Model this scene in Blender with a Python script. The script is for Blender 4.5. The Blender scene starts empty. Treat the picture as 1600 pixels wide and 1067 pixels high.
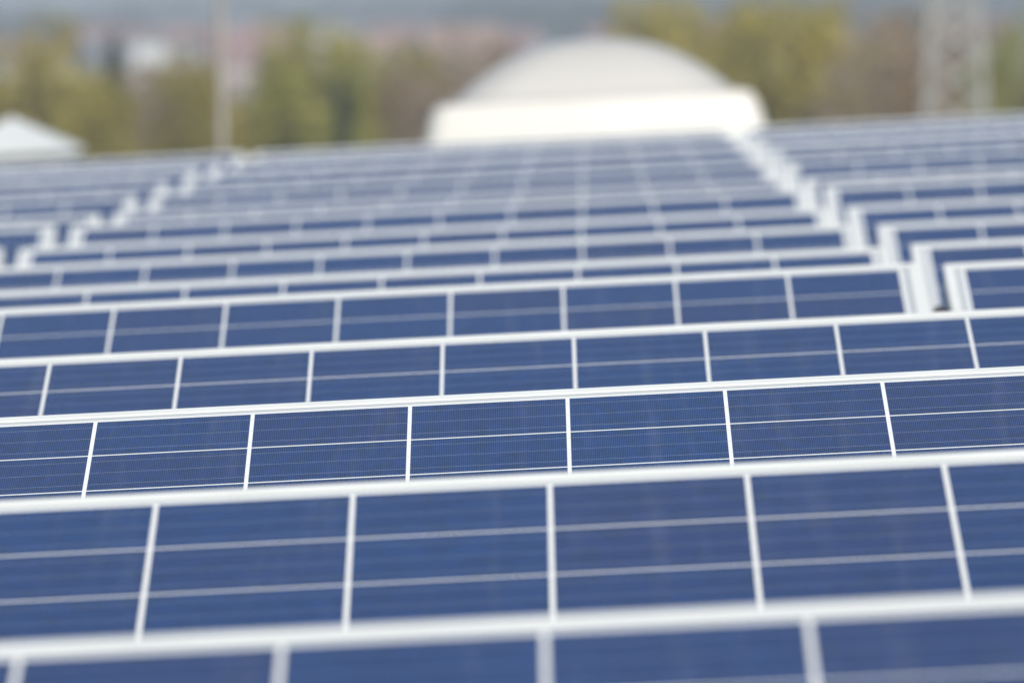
import bpy, bmesh, math, random
from mathutils import Matrix, Vector, noise

R = math.radians
random.seed(11)
scene = bpy.context.scene
C = scene.collection

# ------------------------------------------------------------------ helpers
def tag(o, label=None, cat=None, group=None, kind=None):
    if label: o['label'] = label
    if cat: o['category'] = cat
    if group: o['group'] = group
    if kind: o['kind'] = kind
    return o

def empty(name, mat=None):
    o = bpy.data.objects.new(name, None)
    o.empty_display_size = .1
    C.objects.link(o)
    if mat is not None: o.matrix_world = mat
    return o

class MB:
    """collects verts / faces (with material index and uv) for one mesh"""
    def __init__(s): s.v = []; s.f = []; s.mi = []; s.uv = {}
    def quad(s, pts, mi=0, uv=None):
        b = len(s.v); s.v += [tuple(p) for p in pts]
        s.f.append(tuple(range(b, b + len(pts)))); s.mi.append(mi)
        if uv: s.uv[len(s.f) - 1] = uv
    def box(s, lo, hi, mi=0, M=None):
        x0, y0, z0 = lo; x1, y1, z1 = hi
        p = [Vector(q) for q in ((x0,y0,z0),(x1,y0,z0),(x1,y1,z0),(x0,y1,z0),(x0,y0,z1),(x1,y0,z1),(x1,y1,z1),(x0,y1,z1))]
        if M is not None: p = [M @ q for q in p]
        b = len(s.v); s.v += [tuple(q) for q in p]
        for f in ((3,2,1,0),(4,5,6,7),(0,1,5,4),(1,2,6,5),(2,3,7,6),(3,0,4,7)):
            s.f.append(tuple(b + i for i in f)); s.mi.append(mi)
    def tube(s, a, c, r0, r1, n=8, mi=0, caps=True):
        a = Vector(a); c = Vector(c); d = (c - a).normalized()
        u = d.orthogonal().normalized(); w = d.cross(u)
        b = len(s.v)
        for p, r in ((a, r0), (c, r1)):
            for k in range(n):
                t = 2 * math.pi * k / n
                s.v.append(tuple(p + (u * math.cos(t) + w * math.sin(t)) * r))
        for k in range(n):
            s.f.append((b + k, b + (k + 1) % n, b + n + (k + 1) % n, b + n + k)); s.mi.append(mi)
        if caps:
            s.f.append(tuple(b + k for k in reversed(range(n)))); s.mi.append(mi)
            s.f.append(tuple(b + n + k for k in range(n))); s.mi.append(mi)
    def mesh(s, name, mats, smooth=False, bevel=0, seg=2):
        me = bpy.data.meshes.new(name)
        me.from_pydata(s.v, [], s.f)
        for m in (mats if isinstance(mats, (list, tuple)) else [mats]): me.materials.append(m)
        me.polygons.foreach_set('material_index', s.mi)
        if s.uv:
            ul = me.uv_layers.new(name='UVMap')
            for fi, uv in s.uv.items():
                for li, q in zip(me.polygons[fi].loop_indices, uv): ul.data[li].uv = q
        if bevel:
            bm = bmesh.new(); bm.from_mesh(me)
            bmesh.ops.bevel(bm, geom=bm.edges[:], offset=bevel, segments=seg, affect='EDGES', profile=.5)
            bm.to_mesh(me); bm.free()
        if smooth: me.polygons.foreach_set('use_smooth', [True] * len(me.polygons))
        me.update()
        return me

def obj(name, me, parent=None, mat=None):
    o = bpy.data.objects.new(name, me)
    C.objects.link(o)
    if parent is not None: o.parent = parent
    if mat is not None: o.matrix_local = mat
    return o

def copy_tree(o, parent=None):
    c = o.copy(); C.objects.link(c)
    if parent is not None:
        c.parent = parent
    for ch in list(o.children): copy_tree(ch, c)
    return c

# ------------------------------------------------------------------ materials
def nodes(name):
    m = bpy.data.materials.new(name); m.use_nodes = True
    nt = m.node_tree
    return m, nt, nt.nodes['Principled BSDF']

class N:
    def __init__(s, nt): s.nt = nt
    def new(s, t, **kw):
        n = s.nt.nodes.new(t)
        for k, v in kw.items(): setattr(n, k, v)
        return n
    def link(s, a, b): s.nt.links.new(a, b)
    def put(s, sock, v):
        if hasattr(v, 'is_output'): s.link(v, sock)
        else: sock.default_value = v
    def math(s, op, a, b=None, c=None):
        n = s.new('ShaderNodeMath', operation=op)
        for i, v in enumerate((a, b, c)):
            if v is not None: s.put(n.inputs[i], v)
        return n.outputs[0]
    def mix(s, f, a, b):
        n = s.new('ShaderNodeMix', data_type='RGBA')
        s.put(n.inputs[0], f); s.put(n.inputs[6], a); s.put(n.inputs[7], b)
        return n.outputs[2]

def rgb(r, g, b): return (r, g, b, 1)

def noisy(name, c1, c2, scale=5, rough=.6, detail=5, metallic=0, bump=0, rnd=0, coords='Object', spec=.5):
    m, nt, b = nodes(name); k = N(nt)
    tc = k.new('ShaderNodeTexCoord')
    tx = k.new('ShaderNodeTexNoise'); tx.inputs['Scale'].default_value = scale; tx.inputs['Detail'].default_value = detail
    k.link(tc.outputs[coords], tx.inputs['Vector'])
    rp = k.new('ShaderNodeValToRGB')
    rp.color_ramp.elements[0].position = .3; rp.color_ramp.elements[1].position = .7
    rp.color_ramp.elements[0].color = rgb(*c1); rp.color_ramp.elements[1].color = rgb(*c2)
    k.link(tx.outputs['Fac'], rp.inputs['Fac'])
    col = rp.outputs[0]
    if rnd:
        oi = k.new('ShaderNodeObjectInfo')
        hs = k.new('ShaderNodeHueSaturation')
        k.put(hs.inputs['Value'], k.math('MULTIPLY_ADD', oi.outputs['Random'], rnd * 2, 1 - rnd))
        k.link(col, hs.inputs['Color']); col = hs.outputs[0]
    k.link(col, b.inputs['Base Color'])
    b.inputs['Roughness'].default_value = rough; b.inputs['Metallic'].default_value = metallic
    b.inputs['Specular IOR Level'].default_value = spec
    if bump:
        bn = k.new('ShaderNodeBump'); bn.inputs['Strength'].default_value = bump; bn.inputs['Distance'].default_value = .02
        k.link(tx.outputs['Fac'], bn.inputs['Height']); k.link(bn.outputs[0], b.inputs['Normal'])
    return m

CELL, PITCH, MARG = .155, .159, .041
SIDE = .029                              # side margin between cells and panel edge
PW = 10 * PITCH - .004 + 2 * SIDE        # panel width
PH = 6 * PITCH - .004 + 2 * MARG         # panel height along the slope
TILT = R(10.35)
LIP = .020
LIPX = .0143                             # lip width along the short sides

def cell_material():
    m, nt, b = nodes('solar_cells'); k = N(nt)
    uv = k.new('ShaderNodeUVMap'); uv.uv_map = 'UVMap'
    sp = k.new('ShaderNodeSeparateXYZ'); k.link(uv.outputs[0], sp.inputs[0])
    u, v = sp.outputs[0], sp.outputs[1]
    cu = k.math('DIVIDE', k.math('SUBTRACT', u, SIDE), PITCH)
    cv = k.math('DIVIDE', k.math('SUBTRACT', v, MARG), PITCH)
    iu, iv = k.math('FLOOR', cu), k.math('FLOOR', cv)
    fu, fv = k.math('SUBTRACT', cu, iu), k.math('SUBTRACT', cv, iv)
    lim = CELL / PITCH
    inside = k.math('MULTIPLY', k.math('LESS_THAN', fu, lim), k.math('LESS_THAN', fv, lim))
    rng = k.math('MULTIPLY',
                 k.math('MULTIPLY', k.math('GREATER_THAN', cu, 0), k.math('LESS_THAN', cu, 10)),
                 k.math('MULTIPLY', k.math('GREATER_THAN', cv, 0), k.math('LESS_THAN', cv, 6)))
    inside = k.math('MULTIPLY', inside, rng)
    # a tone per cell
    oi = k.new('ShaderNodeObjectInfo')
    cx = k.new('ShaderNodeCombineXYZ')
    k.link(iu, cx.inputs[0]); k.link(iv, cx.inputs[1]); k.put(cx.inputs[2], k.math('MULTIPLY', oi.outputs['Random'], 97.0))
    wn = k.new('ShaderNodeTexWhiteNoise', noise_dimensions='3D'); k.link(cx.outputs[0], wn.inputs['Vector'])
    tone = k.mix(wn.outputs['Value'], rgb(.0015, .020, .093), rgb(.007, .0165, .076))
    # crystal grain
    vo = k.new('ShaderNodeTexVoronoi'); vo.inputs['Scale'].default_value = 75
    k.link(uv.outputs[0], vo.inputs['Vector'])
    gs = k.new('ShaderNodeSeparateColor'); k.link(vo.outputs['Color'], gs.inputs[0])
    hs = k.new('ShaderNodeHueSaturation'); k.link(tone, hs.inputs['Color'])
    k.put(hs.inputs['Value'], k.math('MULTIPLY_ADD', gs.outputs[0], .5, .75))
    col = hs.outputs[0]
    # fingers (fine) and three busbars
    fing = k.math('MULTIPLY', k.math('GREATER_THAN', k.math('FRACT', k.math('DIVIDE', u, .00186)), .70), .40)
    col = k.mix(fing, col, rgb(.08, .125, .24))
    fb = k.math('ABSOLUTE', k.math('SUBTRACT', k.math('FRACT', k.math('MULTIPLY', fv, 3 / lim)), .5))
    bus = k.math('LESS_THAN', fb, .5 * .0016 / (CELL / 3))
    col = k.mix(k.math('MULTIPLY', bus, .23), col, rgb(.50, .54, .60))
    # backsheet between and around the cells, ribbons crossing it, dull sealing strip beside the frame
    back = k.mix(k.math('MULTIPLY', k.math('MULTIPLY', bus, .55), rng), rgb(.73, .73, .69), rgb(.34, .35, .36))
    du = k.math('MINIMUM', u, k.math('SUBTRACT', PW, u)); dv = k.math('MINIMUM', v, k.math('SUBTRACT', PH, v))
    de = k.math('MINIMUM', k.math('MULTIPLY', du, MARG / SIDE), dv)
    back = k.mix(k.math('LESS_THAN', de, .031), back, rgb(.39, .41, .41))
    back = k.mix(k.math('LESS_THAN', k.math('ABSOLUTE', k.math('SUBTRACT', de, .0345)), .0008), back, rgb(.30, .33, .36))
    col = k.mix(inside, back, col)
    # a film of dust
    no = k.new('ShaderNodeTexNoise'); no.inputs['Scale'].default_value = 3.5; no.inputs['Detail'].default_value = 6
    k.link(uv.outputs[0], no.inputs['Vector'])
    col = k.mix(k.math('MULTIPLY', no.outputs['Fac'], .02), col, rgb(.45, .44, .42))
    mp = k.new('ShaderNodeMapping'); mp.inputs['Scale'].default_value = (38, 1.6, 1); k.link(uv.outputs[0], mp.inputs['Vector'])
    sn = k.new('ShaderNodeTexNoise'); sn.inputs['Scale'].default_value = 1; sn.inputs['Detail'].default_value = 4; k.link(mp.outputs[0], sn.inputs['Vector'])
    st = k.math('MULTIPLY', k.math('MAXIMUM', k.math('SUBTRACT', sn.outputs['Fac'], .55), 0), .28)
    col = k.mix(st, col, rgb(.36, .36, .35))
    k.link(col, b.inputs['Base Color'])
    k.put(b.inputs['Roughness'], k.math('MULTIPLY_ADD', no.outputs['Fac'], .12, .10))
    b.inputs['IOR'].default_value = 1.15
    return m

M = {}
M['cells'] = cell_material()
M['lip'] = noisy('bright_aluminium', (.60, .61, .58), (.67, .68, .65), 8, .42)
M['steel'] = noisy('galvanised_steel', (.30, .31, .32), (.42, .43, .44), 14, .45, metallic=.4)
M['pad'] = noisy('rubber_pad', (.03, .03, .03), (.06, .06, .06), 20, .9)
M['clamp'] = noisy('clamp_metal', (.62, .63, .64), (.72, .73, .73), 20, .35)
M['roofing'] = noisy('roof_gravel', (.09, .087, .083), (.19, .183, .172), 30, .95, bump=.6)
M['wall'] = noisy('hall_wall', (.50, .50, .49), (.60, .60, .58), 1.2, .8)
M['coping'] = noisy('coping_metal', (.27, .26, .25), (.34, .33, .32), 3, .5)
M['curb'] = noisy('white_grp', (.50, .49, .45), (.55, .54, .50), 4, .45)
M['pyr'] = noisy('pale_grey_sheet', (.45, .475, .475), (.51, .53, .525), 5, .35)
M['pyr_body'] = noisy('pale_blue_sheet', (.34, .355, .355), (.40, .415, .41), 5, .5)
M['mast'] = noisy('mast_metal', (.25, .235, .21), (.31, .29, .26), 6, .55)
M['pylon'] = noisy('pylon_steel', (.31, .31, .295), (.40, .40, .385), 2, .6, metallic=.1)
M['concrete'] = noisy('concrete', (.30, .29, .28), (.40, .39, .37), 2, .9)
M['dark'] = noisy('window_dark', (.03, .035, .04), (.06, .065, .07), 2, .15)
M['door'] = noisy('door_wood', (.10, .06, .035), (.16, .10, .06), 3, .6)
M['bark'] = noisy('bark', (.09, .07, .055), (.17, .14, .11), 9, .95, bump=.5)

def dome_mat():
    m, nt, b = nodes('opal_acrylic'); k = N(nt)
    b.inputs['Base Color'].default_value = rgb(.62, .61, .58)
    b.inputs['Roughness'].default_value = .22
    tr = k.new('ShaderNodeBsdfTranslucent'); tr.inputs[0].default_value = rgb(.70, .60, .47)
    mx = k.new('ShaderNodeMixShader'); mx.inputs[0].default_value = .30
    k.link(b.outputs[0], mx.inputs[1]); k.link(tr.outputs[0], mx.inputs[2])
    k.link(mx.outputs[0], nt.nodes['Material Output'].inputs['Surface'])
    return m
M['dome'] = dome_mat()

def leaf_mat(name, c1, c2, rnd=.18):
    m, nt, b = nodes(name); k = N(nt)
    ge = k.new('ShaderNodeNewGeometry'); oi = k.new('ShaderNodeObjectInfo')
    col = k.mix(ge.outputs['Random Per Island'], rgb(*c1), rgb(*c2))
    hs = k.new('ShaderNodeHueSaturation'); k.link(col, hs.inputs['Color'])
    k.put(hs.inputs['Value'], k.math('MULTIPLY_ADD', oi.outputs['Random'], 2 * rnd, 1 - rnd))
    b.inputs['Roughness'].default_value = .7
    k.link(hs.outputs[0], b.inputs['Base Color'])
    tr = k.new('ShaderNodeBsdfTranslucent'); k.link(hs.outputs[0], tr.inputs[0])
    mx = k.new('ShaderNodeMixShader'); mx.inputs[0].default_value = .42
    k.link(b.outputs[0], mx.inputs[1]); k.link(tr.outputs[0], mx.inputs[2])
    k.link(mx.outputs[0], nt.nodes['Material Output'].inputs['Surface'])
    return m
L = {
 'olive': leaf_mat('spring_leaves', (.285, .245, .04), (.45, .375, .08)),
 'green': leaf_mat('fresh_leaves', (.255, .25, .035), (.40, .38, .07)),
 'bare':  leaf_mat('bare_twigs', (.25, .19, .14), (.40, .31, .225)),
 'rust':  leaf_mat('budding_twigs', (.27, .19, .10), (.40, .28, .15)),
 'dark':  leaf_mat('dark_needles', (.035, .060, .030), (.07, .10, .05)),
 'wood':  leaf_mat('far_crowns', (.022, .040, .030), (.060, .065, .045)),
 'thick': leaf_mat('thicket_twigs', (.21, .17, .10), (.33, .27, .15)),
}

# ------------------------------------------------------------------ camera, roof frame
CAM_Z = 11.0
ROOF_TILT = Matrix.Translation((0, 0, CAM_Z)) @ Matrix.Rotation(R(-1.9), 4, 'Y')   # the flat roof drains gently to the left
ROOF_Z = -.648
def on_roof(x, y, z=ROOF_Z, rz=0):
    return ROOF_TILT @ Matrix.Translation((x, y, z)) @ Matrix.Rotation(rz, 4, 'Z')

cam = bpy.data.cameras.new('camera')
cam_o = bpy.data.objects.new('camera', cam); C.objects.link(cam_o)
cam_o.matrix_world = ROOF_TILT @ Matrix.Rotation(R(.5036), 4, 'Z') @ Matrix.Rotation(math.pi / 2 - R(1.5493), 4, 'X') @ Matrix.Rotation(R(-2.9), 4, 'Z')
cam.sensor_width = 36; cam.lens = 382.5
cam.clip_start = .05; cam.clip_end = 20000
cam.dof.use_dof = True; cam.dof.focus_distance = 10.85; cam.dof.aperture_fstop = 13.6
scene.camera = cam_o

# ------------------------------------------------------------------ building with its flat roof
hall = empty('hall_building', Matrix.Translation((0, 20, 0)))
tag(hall, 'flat roofed hall building whose grey gravel roof carries every row of solar panels', 'building')
BX, BY0, BY1 = 22.0, -9.0, 49.7
def roof_pt(x, y, z): return ROOF_TILT @ Vector((x, y, z)) - Vector((0, 20, 0))
b = MB()
n = 8
for i in range(n):
    for j in range(n):
        x0, x1 = -BX + 2 * BX * i / n, -BX + 2 * BX * (i + 1) / n
        y0, y1 = BY0 + (BY1 - BY0) * j / n, BY0 + (BY1 - BY0) * (j + 1) / n
        b.quad([roof_pt(x0, y0, ROOF_Z), roof_pt(x1, y0, ROOF_Z), roof_pt(x1, y1, ROOF_Z), roof_pt(x0, y1, ROOF_Z)])
cs = [(-BX, BY0), (BX, BY0), (BX, BY1), (-BX, BY1)]
for (a, c) in zip(cs, cs[1:] + cs[:1]):
    b.quad([roof_pt(*a, ROOF_Z - .3), roof_pt(*c, ROOF_Z - .3), roof_pt(*c, ROOF_Z), roof_pt(*a, ROOF_Z)])
b.quad([roof_pt(*c, ROOF_Z - .3) for c in reversed(cs)])
obj('roof', b.mesh('roof', M['roofing']), hall)
def wall_run(x0, y0, x1, y1, m):
    p = [roof_pt(x, y, ROOF_Z - .302) for x, y in ((x0,y0),(x1,y0),(x1,y1),(x0,y1))]
    q = [Vector((v.x, v.y, 0)) for v in p]
    for a in range(4):
        c = (a + 1) % 4
        m.quad([q[a], q[c], p[c], p[a]])
b = MB(); wall_run(-BX, BY0, BX, BY1, b)
obj('wall', b.mesh('wall', M['wall']), hall)
def parapet_bar(x0, y0, x1, y1, z1):
    b = MB(); b.box((x0, y0, ROOF_Z + .001), (x1, y1, z1), M=Matrix.Translation((0, -20, 0)) @ ROOF_TILT)
    b.box((x0 - .02, y0 - .02, z1), (x1 + .02, y1 + .02, z1 + .03), M=Matrix.Translation((0, -20, 0)) @ ROOF_TILT)
    obj('parapet', b.mesh('parapet', M['coping']), hall)
parapet_bar(-BX, BY1 - .25, BX, BY1, -.474)
parapet_bar(-BX, BY0, BX, BY0 + .25, -.474)
parapet_bar(-BX, BY0 + .28, -BX + .25, BY1 - .28, -.474)
parapet_bar(BX - .25, BY0 + .28, BX, BY1 - .28, -.474)

# ------------------------------------------------------------------ one solar panel with its parts
ZF = .30 - (PH - .0205) * math.sin(TILT)       # height of the front edge over the panel's base
def sl(u, s, h):                              # panel plane -> panel's own space (base at middle of front edge)
    return Vector((u - PW / 2, s * math.cos(TILT) - h * math.sin(TILT), ZF + s * math.sin(TILT) + h * math.cos(TILT)))
SLM = Matrix.Translation((-PW / 2, 0, ZF)) @ Matrix.Rotation(TILT, 4, 'X')

def frame_mesh():
    b = MB()
    prof = [(0, -.040), (0, .0004), (.0008, .0012), (LIP - .0006, .0012), (LIP, .0006), (LIP, -.004), (.003, -.004), (.003, -.036), (.028, -.036), (.028, -.040)]
    rings = []
    for (d, h) in prof:
        dx = d * LIPX / LIP if d > .004 else d
        rings.append([sl(dx, d, h), sl(PW - dx, d, h), sl(PW - dx, PH - d, h), sl(dx, PH - d, h)])
    k = len(prof)
    for i in range(k):
        a, c = rings[i], rings[(i + 1) % k]
        for q in range(4):
            r = (q + 1) % 4
            b.quad([a[q], a[r], c[r], c[q]])
    return b.mesh('frame', M['lip'])

def glass_mesh():
    b = MB(); e = LIP - .002; ex = LIPX - .002
    top = [(ex, e), (PW - ex, e), (PW - ex, PH - e), (ex, PH - e)]
    b.quad([sl(u, s, 0) for u, s in top], uv=top)
    b.quad([sl(u, s, -.0035) for u, s in reversed(top)], uv=[(.03, .03)] * 4)
    for i in range(4):
        j = (i + 1) % 4
        b.quad([sl(*top[i], -.0035), sl(*top[j], -.0035), sl(*top[j], 0), sl(*top[i], 0)], uv=[(.03, .03)] * 4)
    return b.mesh('cell_face', M['cells'])

def bracket_mesh():
    b = MB()
    cy, sy = math.cos(TILT), math.sin(TILT)
    zt = lambda s: ZF + s * sy - .041 * cy
    b.box((-.02, .02, .03), (.02, 1.0, .062))                               # base bar
    b.box((-.018, .06, .0625), (.018, .095, zt(.075) - .001))               # front post
    b.box((-.018, .93, .0625), (.018, .965, zt(.93) - .002))                # rear post
    a = Vector((0, .12, .066)); c = Vector((0, .925, zt(.90) - .03))
    b.tube(a, c, .010, .010, 6)
    for y in (.10, .90):
        b.box((-.07, y - .09, -.03), (.07, y + .09, .0295), 1)              # rubber pad pressed in the gravel
    return b.mesh('support_bracket', [M['steel'], M['pad']])

def clamp_mesh():
    b = MB()
    b.box((-.011, -.018, -.034), (-.0008, .018, .0036))
    b.box((-.011, -.018, .0037), (.009, .018, .0062))
    b.tube((-.005, 0, .0063), (-.005, 0, .0105), .004, .004, 6)
    return b.mesh('clamp', M['clamp'])

def gap_shade_mesh():
    # black loop added at the panel's left end, imitating the shade in the gap
    b = MB(); pts = []
    for k in range(13):
        t = k / 12
        pts.append(sl(.10 - .117 * math.sin(t * math.pi) ** .8, PH * (.74 + .12 * t), -.046 + .020 * math.sin(t * math.pi)))
    for p, q in zip(pts, pts[1:]): b.tube(p, q, .0042, .0042, 6)
    b.tube(pts[5], pts[7], .0095, .0095, 8)                     # thicker stretch of the added loop
    return b.mesh('gap_shade_loop', M['pad'])

def make_panel():
    t = empty('solar_panel')
    obj('frame', frame_mesh(), t)
    obj('cell_face', glass_mesh(), t)
    br = bracket_mesh()
    for x in (-.52, .52): obj('support_bracket', br, t, Matrix.Translation((x, 0, 0)))
    obj('gap_shade_loop', gap_shade_mesh(), t)
    cl = clamp_mesh()
    for s in (.18, .60):
        obj('clamp', cl, t, SLM @ Matrix.Translation((0, s * PH, 0)))
        obj('clamp', cl, t, SLM @ Matrix.Translation((PW, s * PH, 0)) @ Matrix.Rotation(math.pi, 4, 'Z'))
    return t

ORD = ['first', 'second', 'third', 'fourth', 'fifth', 'sixth', 'seventh', 'eighth', 'ninth', 'tenth', 'eleventh', 'twelfth',
       'thirteenth', 'fourteenth', 'last']
# per row: height of the upper rail against the eye, sideways shift of a cell seam (measured, the rows are not perfectly true)
RAIL = [-.3503, -.3507, -.3535, -.3527, -.3396, -.3593, -.3606, -.3639, -.3548, -.3591, -.3470, -.3392, -.3324, -.3287, -.3272]
SEAM = [-.0468, -.0524, -.0435, -.0410, -.0596, -.0423, -.0382, -.0422, -.0419, -.0437, -.0458, -.0464, -.0470, -.0470, -.0467]
ROWP = 2.21
GAP = .035
proto = make_panel()
first = True
rr = random.Random(5)
for i in range(15):
    Y = (i + 2.976) * ROWP
    right = SEAM[i] + PITCH * (3 if i > 3 else 4) - .002 + SIDE      # right end of the middle panel
    for c in (-1, 0, 1):
        if i < 2 and c: continue
        x = right - PW / 2 + c * (PW + GAP)
        y = Y - (PH - .0205) * math.cos(TILT) + (rr.uniform(-.004, .004) if c else 0)
        z = RAIL[i] - .30 + (rr.uniform(-.004, .004) if c else 0)
        o = proto if first else copy_tree(proto)
        first = False
        o.matrix_world = on_roof(x, y, z, R(rr.uniform(-.12, .12)) if c else 0)
        col = {-1: 'left of the left gap', 0: 'in the wide middle column', 1: 'right of the right gap'}[c]
        if i == 0: lab = 'blurred blue solar panel nearest the camera, in the first row of the wide middle column'
        elif i == 2 and c == 0: lab = 'sharply focused blue solar panel, third row from the front, in the wide middle column'
        elif i == 4 and c == 1: lab = 'blue solar panel right of the dark open gap, fifth row from the front'
        elif i == 14: lab = 'pale solar panel of the last row by the roof edge, ' + col
        else: lab = 'blue solar panel of the %s row from the front, %s' % (ORD[i], col)
        tag(o, lab, 'solar panel', 'solar panels in rows on the roof')

# ------------------------------------------------------------------ domed skylight
def rsq(w, d, r, z, n=6, cx=0, cy=0):
    out = []
    for (sx, sy, a0) in ((1, 1, 0), (-1, 1, 90), (-1, -1, 180), (1, -1, 270)):
        for k in range(n + 1):
            a = R(a0 + 90 * k / n)
            out.append(Vector((cx + sx * (w / 2 - r) + r * math.cos(a), cy + sy * (d / 2 - r) + r * math.sin(a), z)))
    return out
def loft(b, loops, cap0=False, cap1=False):
    base = len(b.v); n = len(loops[0])
    for l in loops: b.v += [tuple(p) for p in l]
    for i in range(len(loops) - 1):
        for k in range(n):
            q = (k + 1) % n
            b.f.append((base + i * n + k, base + i * n + q, base + (i + 1) * n + q, base + (i + 1) * n + k)); b.mi.append(0)
    if cap0: b.f.append(tuple(base + k for k in reversed(range(n)))); b.mi.append(0)
    if cap1: b.f.append(tuple(base + (len(loops) - 1) * n + k for k in range(n))); b.mi.append(0)
SKZ = ROOF_Z
sk = empty('domed_skylight', on_roof(-.008, 40.75, SKZ))
tag(sk, 'white square skylight with a pale opal dome standing behind the last panel row', 'skylight')
H = .442
b = MB()
prof = [(1.62, 0, .05), (1.585, .02, .05), (1.276, .285, .06), (1.262, .31, .07), (1.250, .335, .07), (1.234, .37, .07), (1.214, H - .045, .07), (1.190, H - .022, .07), (1.175, H - .005, .07), (1.14, H, .07), (1.06, H, .06), (1.05, H - .05, .06)]
loft(b, [rsq(w, w, r, z) for w, z, r in prof], cap0=True)
obj('curb', b.mesh('curb', M['curb'], smooth=True), sk)
b = MB()
loops = []
DW, DH = 1.04, .213
for i in range(15):
    t = (i / 14) ** 1.25 * .985
    a = t * math.pi / 2
    # full shallow bubble on a rounded square foot, thermoformed rim below
    w = DW * (1 - t)
    z = DH * (1 - (1 - t) ** 2.35)
    rad = w / 2 * (.35 + .62 * t)
    loops.append(rsq(w, w, rad, H + .006 + z))
flange = [rsq(1.10, 1.10, .07, H + .0015), rsq(1.10, 1.10, .07, H + .0055)]
loft(b, flange + loops, cap0=True, cap1=True)
obj('dome', b.mesh('dome', M['dome'], smooth=True), sk)

# ------------------------------------------------------------------ small pyramid roof cap at the left
py = empty('pyramid_vent', on_roof(-2.405, 44.75, ROOF_Z))
tag(py, 'small pale grey pyramid roofed vent at the far left behind the panels', 'roof vent')
b = MB()
zc = .306
loft(b, [rsq(.515, .515, .012, z, 2) for z in (0, zc - .004)], cap0=True, cap1=True)
obj('vent_body', b.mesh('vent_body', M['pyr_body']), py)
b = MB()
lo = [rsq(.565, .565, .01, zc, 1), rsq(.572, .572, .012, zc + .010, 1), rsq(.568, .568, .012, zc + .016, 1), rsq(.012, .012, .004, zc + .156, 1)]
loft(b, lo, cap0=True, cap1=True)
obj('cap', b.mesh('cap', M['pyr']), py)

# ------------------------------------------------------------------ slim mast
base = ROOF_TILT @ Vector((-1.685, 48.6, ROOF_Z))
ma = empty('mast', Matrix.Translation(base))
tag(ma, 'slim grey metal mast rising from the roof edge at the left of the skylight', 'mast')
b = MB(); b.tube((0, 0, -.02), (0, 0, 6.2), .019, .017, 16)
obj('pole', b.mesh('pole', M['mast'], smooth=False), ma)
b = MB(); b.box((-.14, -.14, -.03), (.14, .14, .012)); b.tube((0, 0, .0121), (0, 0, .10), .05, .036, 12)
obj('base_plate', b.mesh('base_plate', M['steel']), ma)

# ------------------------------------------------------------------ terrain
def ground_h(x, y):
    def ss(a, b_, t):
        t = min(1, max(0, (t - a) / (b_ - a))); return t * t * (3 - 2 * t)
    y = y * .5235
    d = y
    h = 5.0 * ss(420, 950, d) + 8.5 * ss(900, 1800, d)
    nz = noise.noise(Vector((x * .0022, y * .0011, 3.1))) * .5 + noise.noise(Vector((x * .007, y * .003, 7.7))) * .22
    h += ss(500, 1500, d) * nz * 4
    h += (18 + 26 * nz) * ss(1700, 3300, d)
    return h
def grid(xs, ys, fn):
    b = MB()
    for y in ys:
        for x in xs: b.v.append((x, y, fn(x, y)))
    nx = len(xs)
    for j in range(len(ys) - 1):
        for i in range(nx - 1):
            b.f.append((j * nx + i, j * nx + i + 1, (j + 1) * nx + i + 1, (j + 1) * nx + i)); b.mi.append(0)
    return b
M['meadow'] = noisy('meadow', (.085, .085, .045), (.155, .14, .075), .02, .95, detail=8)
xs = [-6000, -3500, -2000, -1300, -900] + [-700 + 35 * k for k in range(41)] + [900, 1300, 2000, 3500, 6000]
ys = [-6000, -3000, -1200, -400, 0] + [115 * k for k in range(1, 71)] + [9000, 11000]
obj('ground', grid(xs, ys, lambda x, y: ground_h(x, y)).mesh('ground', M['meadow'], smooth=True))
tag(bpy.data.objects['ground'], kind='structure')

# ------------------------------------------------------------------ trees
def crown_mesh(name, mat, seed, w, h, z0, n, clumps, leaf, kind):
    rn = random.Random(seed); b = MB()
    cl = []
    for _ in range(clumps):
        while True:
            p = Vector((rn.uniform(-1, 1), rn.uniform(-1, 1), rn.uniform(-1, 1)))
            if .25 < p.length < 1: break
        rr_ = rn.uniform(.16, .36)
        if kind == 'dark':
            zz = (p.z + 1) / 2; p = Vector((p.x * (1 - zz) * .95, p.y * (1 - zz) * .95, p.z)); rr_ *= .7
        cl.append((p, rr_))
    for _ in range(n):
        p, r_ = rn.choice(cl)
        d = Vector((rn.gauss(0, 1), rn.gauss(0, 1), rn.gauss(0, 1))).normalized() * r_ * rn.uniform(.35, 1) ** .5
        q = p + d
        c = Vector((q.x * w / 2, q.y * w / 2, z0 + (q.z + 1) / 2 * h))
        u = Vector((rn.gauss(0, 1), rn.gauss(0, 1), rn.gauss(0, .6))).normalized()
        v = u.orthogonal().normalized()
        v = (Matrix.Rotation(rn.uniform(0, 6.28), 3, u) @ v)
        a = leaf * rn.uniform(.6, 1.3); e = a * (.22 if kind in ('bare', 'rust') else .62)
        b.quad([c - u * a, c + v * e, c + u * a, c - v * e])
    return b.mesh(name, mat)
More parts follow.
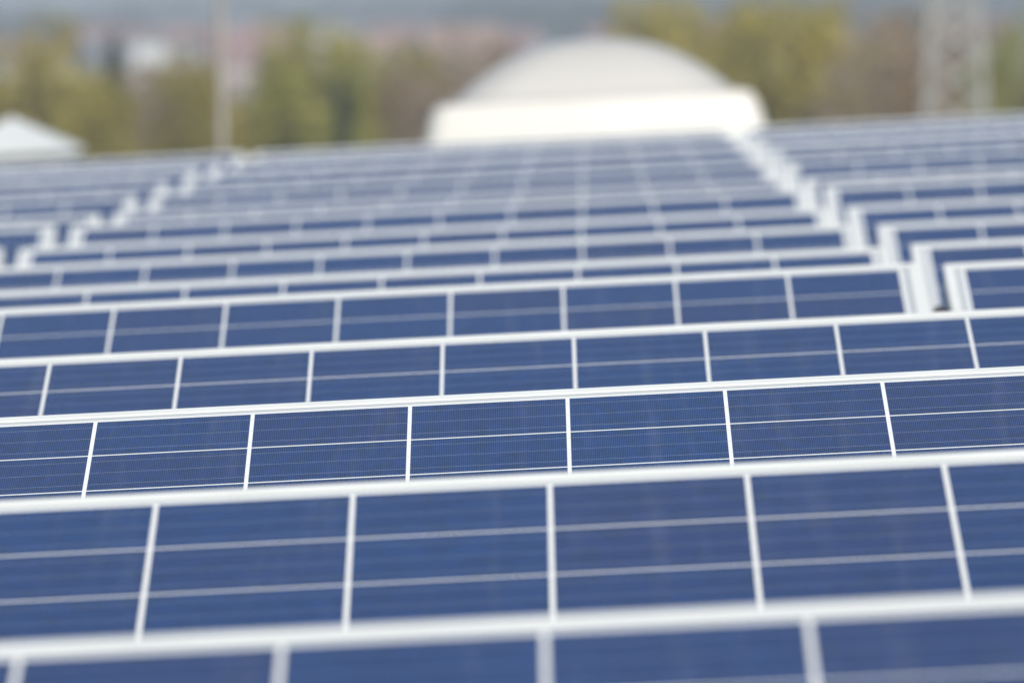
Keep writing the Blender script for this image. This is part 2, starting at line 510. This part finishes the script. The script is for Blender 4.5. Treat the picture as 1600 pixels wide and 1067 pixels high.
def trunk_mesh(seed, h, r, w, z0, ch):
    rn = random.Random(seed); b = MB()
    p = Vector((0, 0, -.3)); pts = [p]
    for k in range(5):
        p = Vector((rn.uniform(-.18, .18), rn.uniform(-.18, .18), (k + 1) / 5 * (z0 + ch * .55))); pts.append(p)
    for k in range(5): b.tube(pts[k], pts[k + 1], r * (1 - .14 * k), r * (1 - .14 * (k + 1)), 8)
    for k in range(11):
        t = rn.uniform(.4, 1); q = pts[0].lerp(pts[-1], t)
        a = rn.uniform(0, 6.28); ln = w * rn.uniform(.25, .46)
        e = q + Vector((math.cos(a) * ln, math.sin(a) * ln, rn.uniform(.5, 1.4) * ln))
        m_ = q.lerp(e, .5) + Vector((0, 0, -.1 * ln))
        b.tube(q, m_, r * .38, r * .24, 6); b.tube(m_, e, r * .24, r * .07, 6)
    return b.mesh('trunk', M['bark'])
PROTO = {}
for kd, mt, n_, cl_, lf in (('olive', 'olive', 6500, 70, .16), ('green', 'green', 6500, 70, .16), ('bare', 'bare', 5200, 80, .26),
                            ('rust', 'rust', 5200, 80, .24), ('dark', 'dark', 6000, 90, .20)):
    for q in range(2):
        sd = hash(kd) % 7 if False else {'olive': 1, 'green': 2, 'bare': 3, 'rust': 4, 'dark': 5}[kd] * 10 + q
        w_, h_ = (6.4, 8.6) if kd != 'dark' else (4.6, 10)
        PROTO[kd, q] = (crown_mesh('crown', L[mt], sd, w_, h_, 12 - h_, n_, cl_, lf, kd), trunk_mesh(sd, 12, .24, w_, 12 - h_, h_))
# kind, x, y, height of the top above the ground at the eye's level, width factor, name, label
TREES = [
 ('olive', -22.6, 439, 12.3, 1.00, 'leafy_tree', 'yellow green tree at the far left, above the pyramid vent'),
 ('dark',  -19.9, 451, 11.2, .72, 'conifer', 'dark conifer just right of the yellow green tree at the far left'),
 ('bare',  -19.2, 500, 11.0, 1.05, 'bare_tree', 'grey brown bare tree under the white gabled house, left of the mast'),
 ('olive', -18.1, 393, 9.7, .62, 'leafy_tree', 'low olive bush like tree just right of the pyramid vent'),
 ('bare',  -16.9, 430, 10.0, .80, 'bare_tree', 'low brown bare tree between the pyramid vent and the mast'),
 ('olive', -14.9, 409, 10.5, .62, 'leafy_tree', 'slender olive tree directly left of the mast'),
 ('olive', -13.0, 432, 9.8, .66, 'leafy_tree', 'low olive tree directly right of the mast'),
 ('green', -11.2, 430, 12.1, .92, 'leafy_tree', 'tall bright green tree between the mast and the skylight'),
 ('dark',   -9.0, 390, 9.5, .42, 'conifer', 'small dark conifer in front of the tall bright green tree'),
 ('olive',  -9.0, 493, 10.9, .82, 'leafy_tree', 'olive green tree standing right behind the tall bright green tree'),
 ('rust',   -7.4, 458, 10.5, .80, 'bare_tree', 'tawny budding tree a little left of the skylight'),
 ('bare',   -5.2, 424, 10.3, .80, 'bare_tree', 'brown bare tree touching the left side of the skylight dome'),
 ('bare',   -1.2, 478, 10.6, 1.0, 'bare_tree', 'brown bare tree behind the left half of the skylight dome'),
 ('olive',   3.0, 500, 13.0, 1.0, 'leafy_tree', 'olive tree showing just above the right half of the dome'),
 ('olive',   5.3, 443, 12.3, .95, 'leafy_tree', 'yellow green tree touching the right side of the skylight dome'),
 ('olive',   8.3, 432, 12.5, 1.10, 'leafy_tree', 'broad yellow green tree right of the skylight, halfway to the pylon'),
 ('rust',   11.4, 470, 12.4, 1.0, 'bare_tree', 'tall tawny budding tree left of the pylon'),
 ('bare',   10.8, 413, 11.0, .85, 'bare_tree', 'low brown bare tree left of the pylon foot'),
 ('rust',   12.4, 407, 10.9, .50, 'bare_tree', 'narrow pale tawny tree beside the left pylon leg'),
 ('bare',   19.4, 583, 12.2, .90, 'bare_tree', 'brown bare tree seen through the pylon lattice'),
 ('green',  17.4, 451, 12.3, .74, 'leafy_tree', 'dense green tree right of the pylon'),
 ('dark',   16.2, 395, 9.8, .60, 'conifer', 'dark conifer at the far right below the dense green tree'),
 ('rust',   6.8, 520, 12.7, .95, 'bare_tree', 'tawny budding tree peeping up behind the two yellow green trees right of the dome'),
 ('bare',  14.6, 480, 12.0, .95, 'bare_tree', 'grey brown bare tree directly behind the left pylon leg'),
 ('rust',  -6.0, 520, 11.6, .95, 'bare_tree', 'tawny budding tree behind the bare brown trees left of the dome'),
 ('rust',  -13.6, 520, 10.8, .85, 'bare_tree', 'tawny budding tree between the mast and the tall bright green tree'),
 ('bare',  -20.5, 500, 10.9, 1.0, 'bare_tree', 'wide grey brown bare tree above the right slope of the pyramid vent'),
]
rr = random.Random(8)
for i, (kd, x, y, top, wf, nm, lab) in enumerate(TREES):
    t = empty(nm, Matrix.Translation((x, y, ground_h(x, y))) @ Matrix.Rotation(rr.uniform(0, 6.28), 4, 'Z') @ Matrix.Diagonal((wf, wf, top / 12 / 1.0, 1)))
    tag(t, lab, 'tree', 'trees beyond the roof edge')
    cm, tm = PROTO[kd, i % 2]
    obj('crown', cm, t); obj('trunk', tm, t)

# thicket: a mass of bare shrubs filling the ground behind those trees
def mass(name, mat, seed, spots, leaf, per, squash=1.0):
    rn = random.Random(seed); b = MB()
    for (x, y, z, w, h) in spots:
        for _ in range(per):
            d = Vector((rn.gauss(0, 1), rn.gauss(0, 1), rn.gauss(0, 1))).normalized() * rn.uniform(.3, 1) ** .5
            c = Vector((x + d.x * w / 2, y + d.y * w / 2, z + (d.z * .5 + .5) * h))
            u = Vector((rn.gauss(0, 1), rn.gauss(0, 1), rn.gauss(0, .7))).normalized(); v = u.orthogonal().normalized()
            v = Matrix.Rotation(rn.uniform(0, 6.28), 3, u) @ v
            a = leaf * rn.uniform(.6, 1.3)
            b.quad([c - u * a, c + v * a * .45, c + u * a, c - v * a * .45])
    return b.mesh(name, mat)
rn = random.Random(21)
sp = []
for k in range(120):
    y = rn.uniform(600, 800); x = rn.uniform(-60, 60)
    sp.append((x, y, ground_h(x, y) - .2, rn.uniform(4, 8), rn.uniform(7.0, 9.8)))
tag(obj('thicket', mass('thicket', L['thick'], 22, sp, .38, 420)), 'brown thicket of bare shrubs behind the trees', 'thicket', kind='stuff')
sp = []
for k in range(5200):
    y = rn.uniform(2400, 6300); x = rn.uniform(-.085 * y, .085 * y)
    wood_core = -.013 < x / y < .003
    if noise.noise(Vector((x * .014, y * .0016, 4.4))) < (-.35 if wood_core else .22 if y < 4200 else .05): continue
    sp.append((x, y, ground_h(x, y) - .5, rn.uniform(9, 16), rn.uniform(7, 13)))
    if len(sp) >= 1700: break
tag(obj('woods', mass('woods', L['wood'], 23, sp, 1.5, 60)), 'far wooded hillside fading blue in the haze', 'woods', kind='stuff')

# ------------------------------------------------------------------ village houses on the slope
WALLS = {'white': (.60, .60, .60), 'cream': (.46, .42, .36), 'grey': (.34, .34, .34), 'pink': (.42, .33, .30)}
ROOFS = {'red': (.23, .13, .115), 'orange': (.25, .155, .115), 'brown': (.14, .085, .065), 'grey': (.16, .165, .175)}
for k_, c_ in list(WALLS.items()): WALLS[k_] = noisy(k_ + '_render', tuple(v * .93 for v in c_), c_, .8, .85)
for k_, c_ in list(ROOFS.items()): ROOFS[k_] = noisy(k_ + '_tiles', tuple(v * .75 for v in c_), tuple(min(1, v * 1.15) for v in c_), 1.6, .8)
HOUSES = [  # wall, roof, x, y, eaves, ridge above eaves, width (along ridge), depth, turn, label
 ('grey', 'brown', -89, 1719, 5.0, 3.4, 12, 9, 15, 'grey house with a brown roof at the far left of the village'),
 ('cream', 'red', -83.5, 1834, 5.6, 3.6, 11, 9, -20, 'cream house with red roof peeping over the yellow green tree at left'),
 ('grey', 'grey', -76, 1729, 5.0, 3.2, 11, 9, 30, 'grey house with slate roof right of the dark conifer at left'),
 ('white', 'grey', -64.6, 1604, 7.4, 2.0, 6.0, 5.2, 84, 'bright white gabled house standing tallest left of the mast'),
 ('grey', 'red', -72.5, 1891, 6.4, 3.6, 13, 9, 5, 'grey house with faded red roof behind the bright white gabled house'),
 ('cream', 'brown', -63.5, 1776, 5.0, 3.6, 9, 9, 60, 'cream house with brown roof directly left of the mast'),
 ('pink', 'red', -50.5, 1624, 4.8, 4.4, 13, 10, 8, 'pink house with broad red roof right of the mast'),
 ('white', 'red', -54.5, 1881, 6.6, 3.6, 12, 9, -12, 'white house with red roof uphill behind the pink house'),
 ('cream', 'grey', -43.0, 1853, 8.0, 3.4, 8, 9, 75, 'tall cream house above the bright green tree'),
 ('white', 'orange', -36.2, 1729, 4.6, 3.4, 10, 8, 10, 'white house with orange roof between green tree and skylight'),
 ('pink', 'red', -30.0, 1929, 5.0, 3.8, 14, 10, -8, 'long pink house with red roof uphill, left of the dome'),
 ('cream', 'orange', -21.5, 1776, 5.0, 4.0, 13, 10, 14, 'cream house with wide orange roof just left of the dome'),
 ('grey', 'red', -14.0, 1872, 4.6, 3.6, 11, 9, -30, 'grey house with red roof above the left shoulder of the dome'),
 ('pink', 'red', 1.5, 2063, 4.6, 3.2, 7, 8, 30, 'small pink house with red roof right above the dome'),
 ('cream', 'orange', 20.0, 1824, 5.0, 3.6, 11, 9, 20, 'cream house with orange roof behind the broad yellow green tree'),
 ('grey', 'brown', 63.0, 1776, 5.4, 3.6, 12, 9, -15, 'grey house with brown roof behind the pylon'),
 ('white', 'brown', -133, 2500, 5.2, 3.4, 11, 9, 25, 'small white house high on the slope at the far left edge'),
 ('cream', 'red', -118, 2620, 5.0, 3.6, 12, 9, -10, 'small cream house with red roof high on the slope above the left tree'),
 ('pink', 'red', -101, 2480, 5.0, 3.6, 12, 9, 40, 'small pink house high on the slope above the bright white gabled house'),
 ('white', 'grey', -88, 2700, 5.6, 3.4, 10, 9, 15, 'small white house with grey roof uphill, just left of the mast top'),
 ('cream', 'orange', -74, 2560, 5.0, 3.4, 12, 9, -25, 'small cream house with orange roof uphill, right of the mast top'),
 ('white', 'red', -61, 2650, 5.4, 3.6, 11, 9, 70, 'small white house with red roof uphill above the bright green tree'),
 ('pink', 'brown', -47, 2500, 5.0, 3.6, 13, 9, 5, 'small pink house with brown roof uphill between green tree and dome'),
]
def make_house(wall, roof, x, y, eaves, ridge, w, d, turn, lab):
    t = empty('house', Matrix.Translation((x, y, ground_h(x, y) - .1)) @ Matrix.Rotation(R(turn), 4, 'Z'))
    tag(t, lab, 'house', 'village houses on the slope')
    hw, hd = w / 2, d / 2
    b = MB()
    pr = [(-hd, 0), (hd, 0), (hd, eaves), (0, eaves + ridge), (-hd, eaves)]
    l = [Vector((-hw, a, c)) for a, c in pr]; r = [Vector((hw, a, c)) for a, c in pr]
    b.quad(list(reversed(l))); b.quad(r)
    for i in (0, 1, 4): j = (i + 1) % 5; b.quad([l[i], l[j], r[j], r[i]])
    obj('wall', b.mesh('wall', WALLS[wall]), t)
    b = MB(); o = .5; sl_ = ridge / hd
    for s in (-1, 1):
        p0 = Vector((-hw - .4, s * (hd + o), eaves - o * sl_ + .03)); p1 = Vector((-hw - .4, 0, eaves + ridge + .03))
        q0 = p0 + Vector((w + .8, 0, 0)); q1 = p1 + Vector((w + .8, 0, 0)); up = Vector((0, 0, .22))
        b.quad([p0, q0, q1, p1]); b.quad([p0 + up, q0 + up, q1 + up, p1 + up])
        b.quad([p0, q0, q0 + up, p0 + up]); b.quad([p0, p1, p1 + up, p0 + up]); b.quad([q0, q1, q1 + up, q0 + up])
    ro = obj('roof', b.mesh('roof', ROOFS[roof]), t)
    b = MB(); cx = hw * .45; b.box((cx - .35, .5, eaves + ridge * .4), (cx + .35, 1.2, eaves + ridge + .9)); b.box((cx - .42, .43, eaves + ridge + .9), (cx + .42, 1.27, eaves + ridge + 1.05))
    obj('chimney', b.mesh('chimney', ROOFS['brown']), ro)
    wm = MB(); wm.box((-.55, -.05, -.7), (.55, .03, .7)); wme = wm.mesh('window', M['dark'])
    fm = MB()
    for (a, c, e, g) in ((-.68, -.55, -.82, .82), (.55, .68, -.82, .82), (-.55, .55, .7, .82), (-.55, .55, -.82, -.7)):
        fm.box((a, -.08, e), (c, .03, g))
    fme = fm.mesh('frame', WALLS['white'])
    rows = [1.6] + ([4.2] if eaves > 5.2 else [])
    for z in rows:
        k = max(2, int(w / 3.2))
        for i in range(k):
            wx = -hw + (i + .5) * w / k
            if z < 2 and i == k // 2: continue
            wn_ = obj('window', wme, t, Matrix.Translation((wx, -hd, z))); obj('frame', fme, wn_)
    for s in (-1, 1):
        for z in rows + [eaves + .8]:
            wn_ = obj('window', wme, t, Matrix.Translation((s * hw, 0, z)) @ Matrix.Rotation(s * math.pi / 2, 4, 'Z')); obj('frame', fme, wn_)
    k = max(2, int(w / 3.2)); wx = -hw + (k // 2 + .5) * w / k
    b = MB(); b.box((wx - .5, -hd - .06, .02), (wx + .5, -hd + .03, 2.1)); dr = obj('door', b.mesh('door', M['door']), t)
    b = MB(); b.box((wx + .36, -hd - .12, 1.0), (wx + .42, -hd - .061, 1.12)); obj('handle', b.mesh('handle', M['steel']), dr)
for a in HOUSES: make_house(*a)

# ------------------------------------------------------------------ lattice pylon
tw = empty('lattice_pylon', Matrix.Translation((9.47, 286, 0)) @ Matrix.Rotation(R(4), 4, 'Z'))
tag(tw, 'tall grey steel lattice pylon rising behind the panels at the right', 'pylon')
TH = 24.0
def hw_(z): return max(.30, (2.55 - .118 * z) / 2)
for sx, sy in ((-1, -1), (1, -1), (1, 1), (-1, 1)):
    b = MB(); a = .054
    p0 = Vector((sx * hw_(0), sy * hw_(0), -.2)); p1 = Vector((sx * hw_(17.5), sy * hw_(17.5), 17.5)); p2 = Vector((sx * .30, sy * .30, TH))
    b.tube(p0, p1, a, a * .9, 4); b.tube(p1, p2, a * .9, a * .7, 4)
    obj('leg', b.mesh('leg', M['pylon']), tw)
b = MB(); z = .3
while z < TH - 1:
    hgt = max(.9, hw_(z) * 1.5)
    z2 = min(TH - .2, z + hgt)
    cs_ = [(-1, -1), (1, -1), (1, 1), (-1, 1)]
    for k in range(4):
        (ax, ay), (bx, by) = cs_[k], cs_[(k + 1) % 4]
        A0 = Vector((ax * hw_(z), ay * hw_(z), z)); B0 = Vector((bx * hw_(z), by * hw_(z), z))
        A1 = Vector((ax * hw_(z2), ay * hw_(z2), z2)); B1 = Vector((bx * hw_(z2), by * hw_(z2), z2))
        b.tube(A0, B1, .036, .036, 4); b.tube(B0, A1, .036, .036, 4); b.tube(A0, B0, .03, .03, 4)
    z = z2
obj('bracing', b.mesh('bracing', M['pylon']), tw)
for z in (18.5, 21.5):
    b = MB()
    for s in (-1, 1):
        for yy in (-.28, .28):
            b.tube((0, yy, z), (s * 4.2, 0, z + .1), .05, .04, 4); b.tube((0, yy, z + .9), (s * 4.2, 0, z + .1), .04, .04, 4)
    obj('cross_arm', b.mesh('cross_arm', M['pylon']), tw)
for sx, sy in ((-1, -1), (1, -1), (1, 1), (-1, 1)):
    b = MB(); q = hw_(0); b.box((sx * q - .3, sy * q - .3, -.4), (sx * q + .3, sy * q + .3, .25))
    obj('footing', b.mesh('footing', M['concrete']), tw)

# ------------------------------------------------------------------ haze
m, nt, pb = nodes('haze_air')
nt.nodes.remove(pb)
pv = nt.nodes.new('ShaderNodeVolumePrincipled')
pv.inputs['Color'].default_value = rgb(.68, .75, .85)
pv.inputs['Density'].default_value = .00033
pv.inputs['Anisotropy'].default_value = .2
nt.links.new(pv.outputs[0], nt.nodes['Material Output'].inputs['Volume'])
b = MB(); b.box((-6200, -6200, -30), (6200, 11200, 90))
hz = obj('haze', b.mesh('haze', m)); tag(hz, kind='stuff', label='thin pale haze in the air over the valley', cat='haze')

# ------------------------------------------------------------------ light
EL, AZ = R(40), R(158)       # azimuth clockwise from +Y: behind the camera, a little to the right
w = bpy.data.worlds.new('World'); scene.world = w; w.use_nodes = True
nt = w.node_tree; bg = nt.nodes['Background']
sky = nt.nodes.new('ShaderNodeTexSky'); sky.sky_type = 'NISHITA'; sky.sun_disc = False
sky.sun_elevation = EL; sky.sun_rotation = AZ
nt.links.new(sky.outputs[0], bg.inputs[0]); bg.inputs[1].default_value = .095
sun = bpy.data.lights.new('sun', 'SUN'); sun.energy = 4.0; sun.angle = R(.5); sun.color = (1, .955, .87)
so = bpy.data.objects.new('sun', sun); C.objects.link(so)
d = Vector((math.sin(AZ) * math.cos(EL), math.cos(AZ) * math.cos(EL), math.sin(EL)))
so.rotation_euler = d.to_track_quat('Z', 'Y').to_euler(); so.location = d * 60 + Vector((0, 0, 20))

vs = scene.view_settings
vs.view_transform = 'Standard'; vs.look = 'None'; vs.gamma = 1; vs.use_curve_mapping = False; vs.exposure = .44
scene.render.engine = 'CYCLES'
cy = scene.cycles
cy.use_denoising = True; cy.max_bounces = 8; cy.volume_bounces = 1; cy.transparent_max_bounces = 8
cy.caustics_reflective = False; cy.caustics_refractive = False
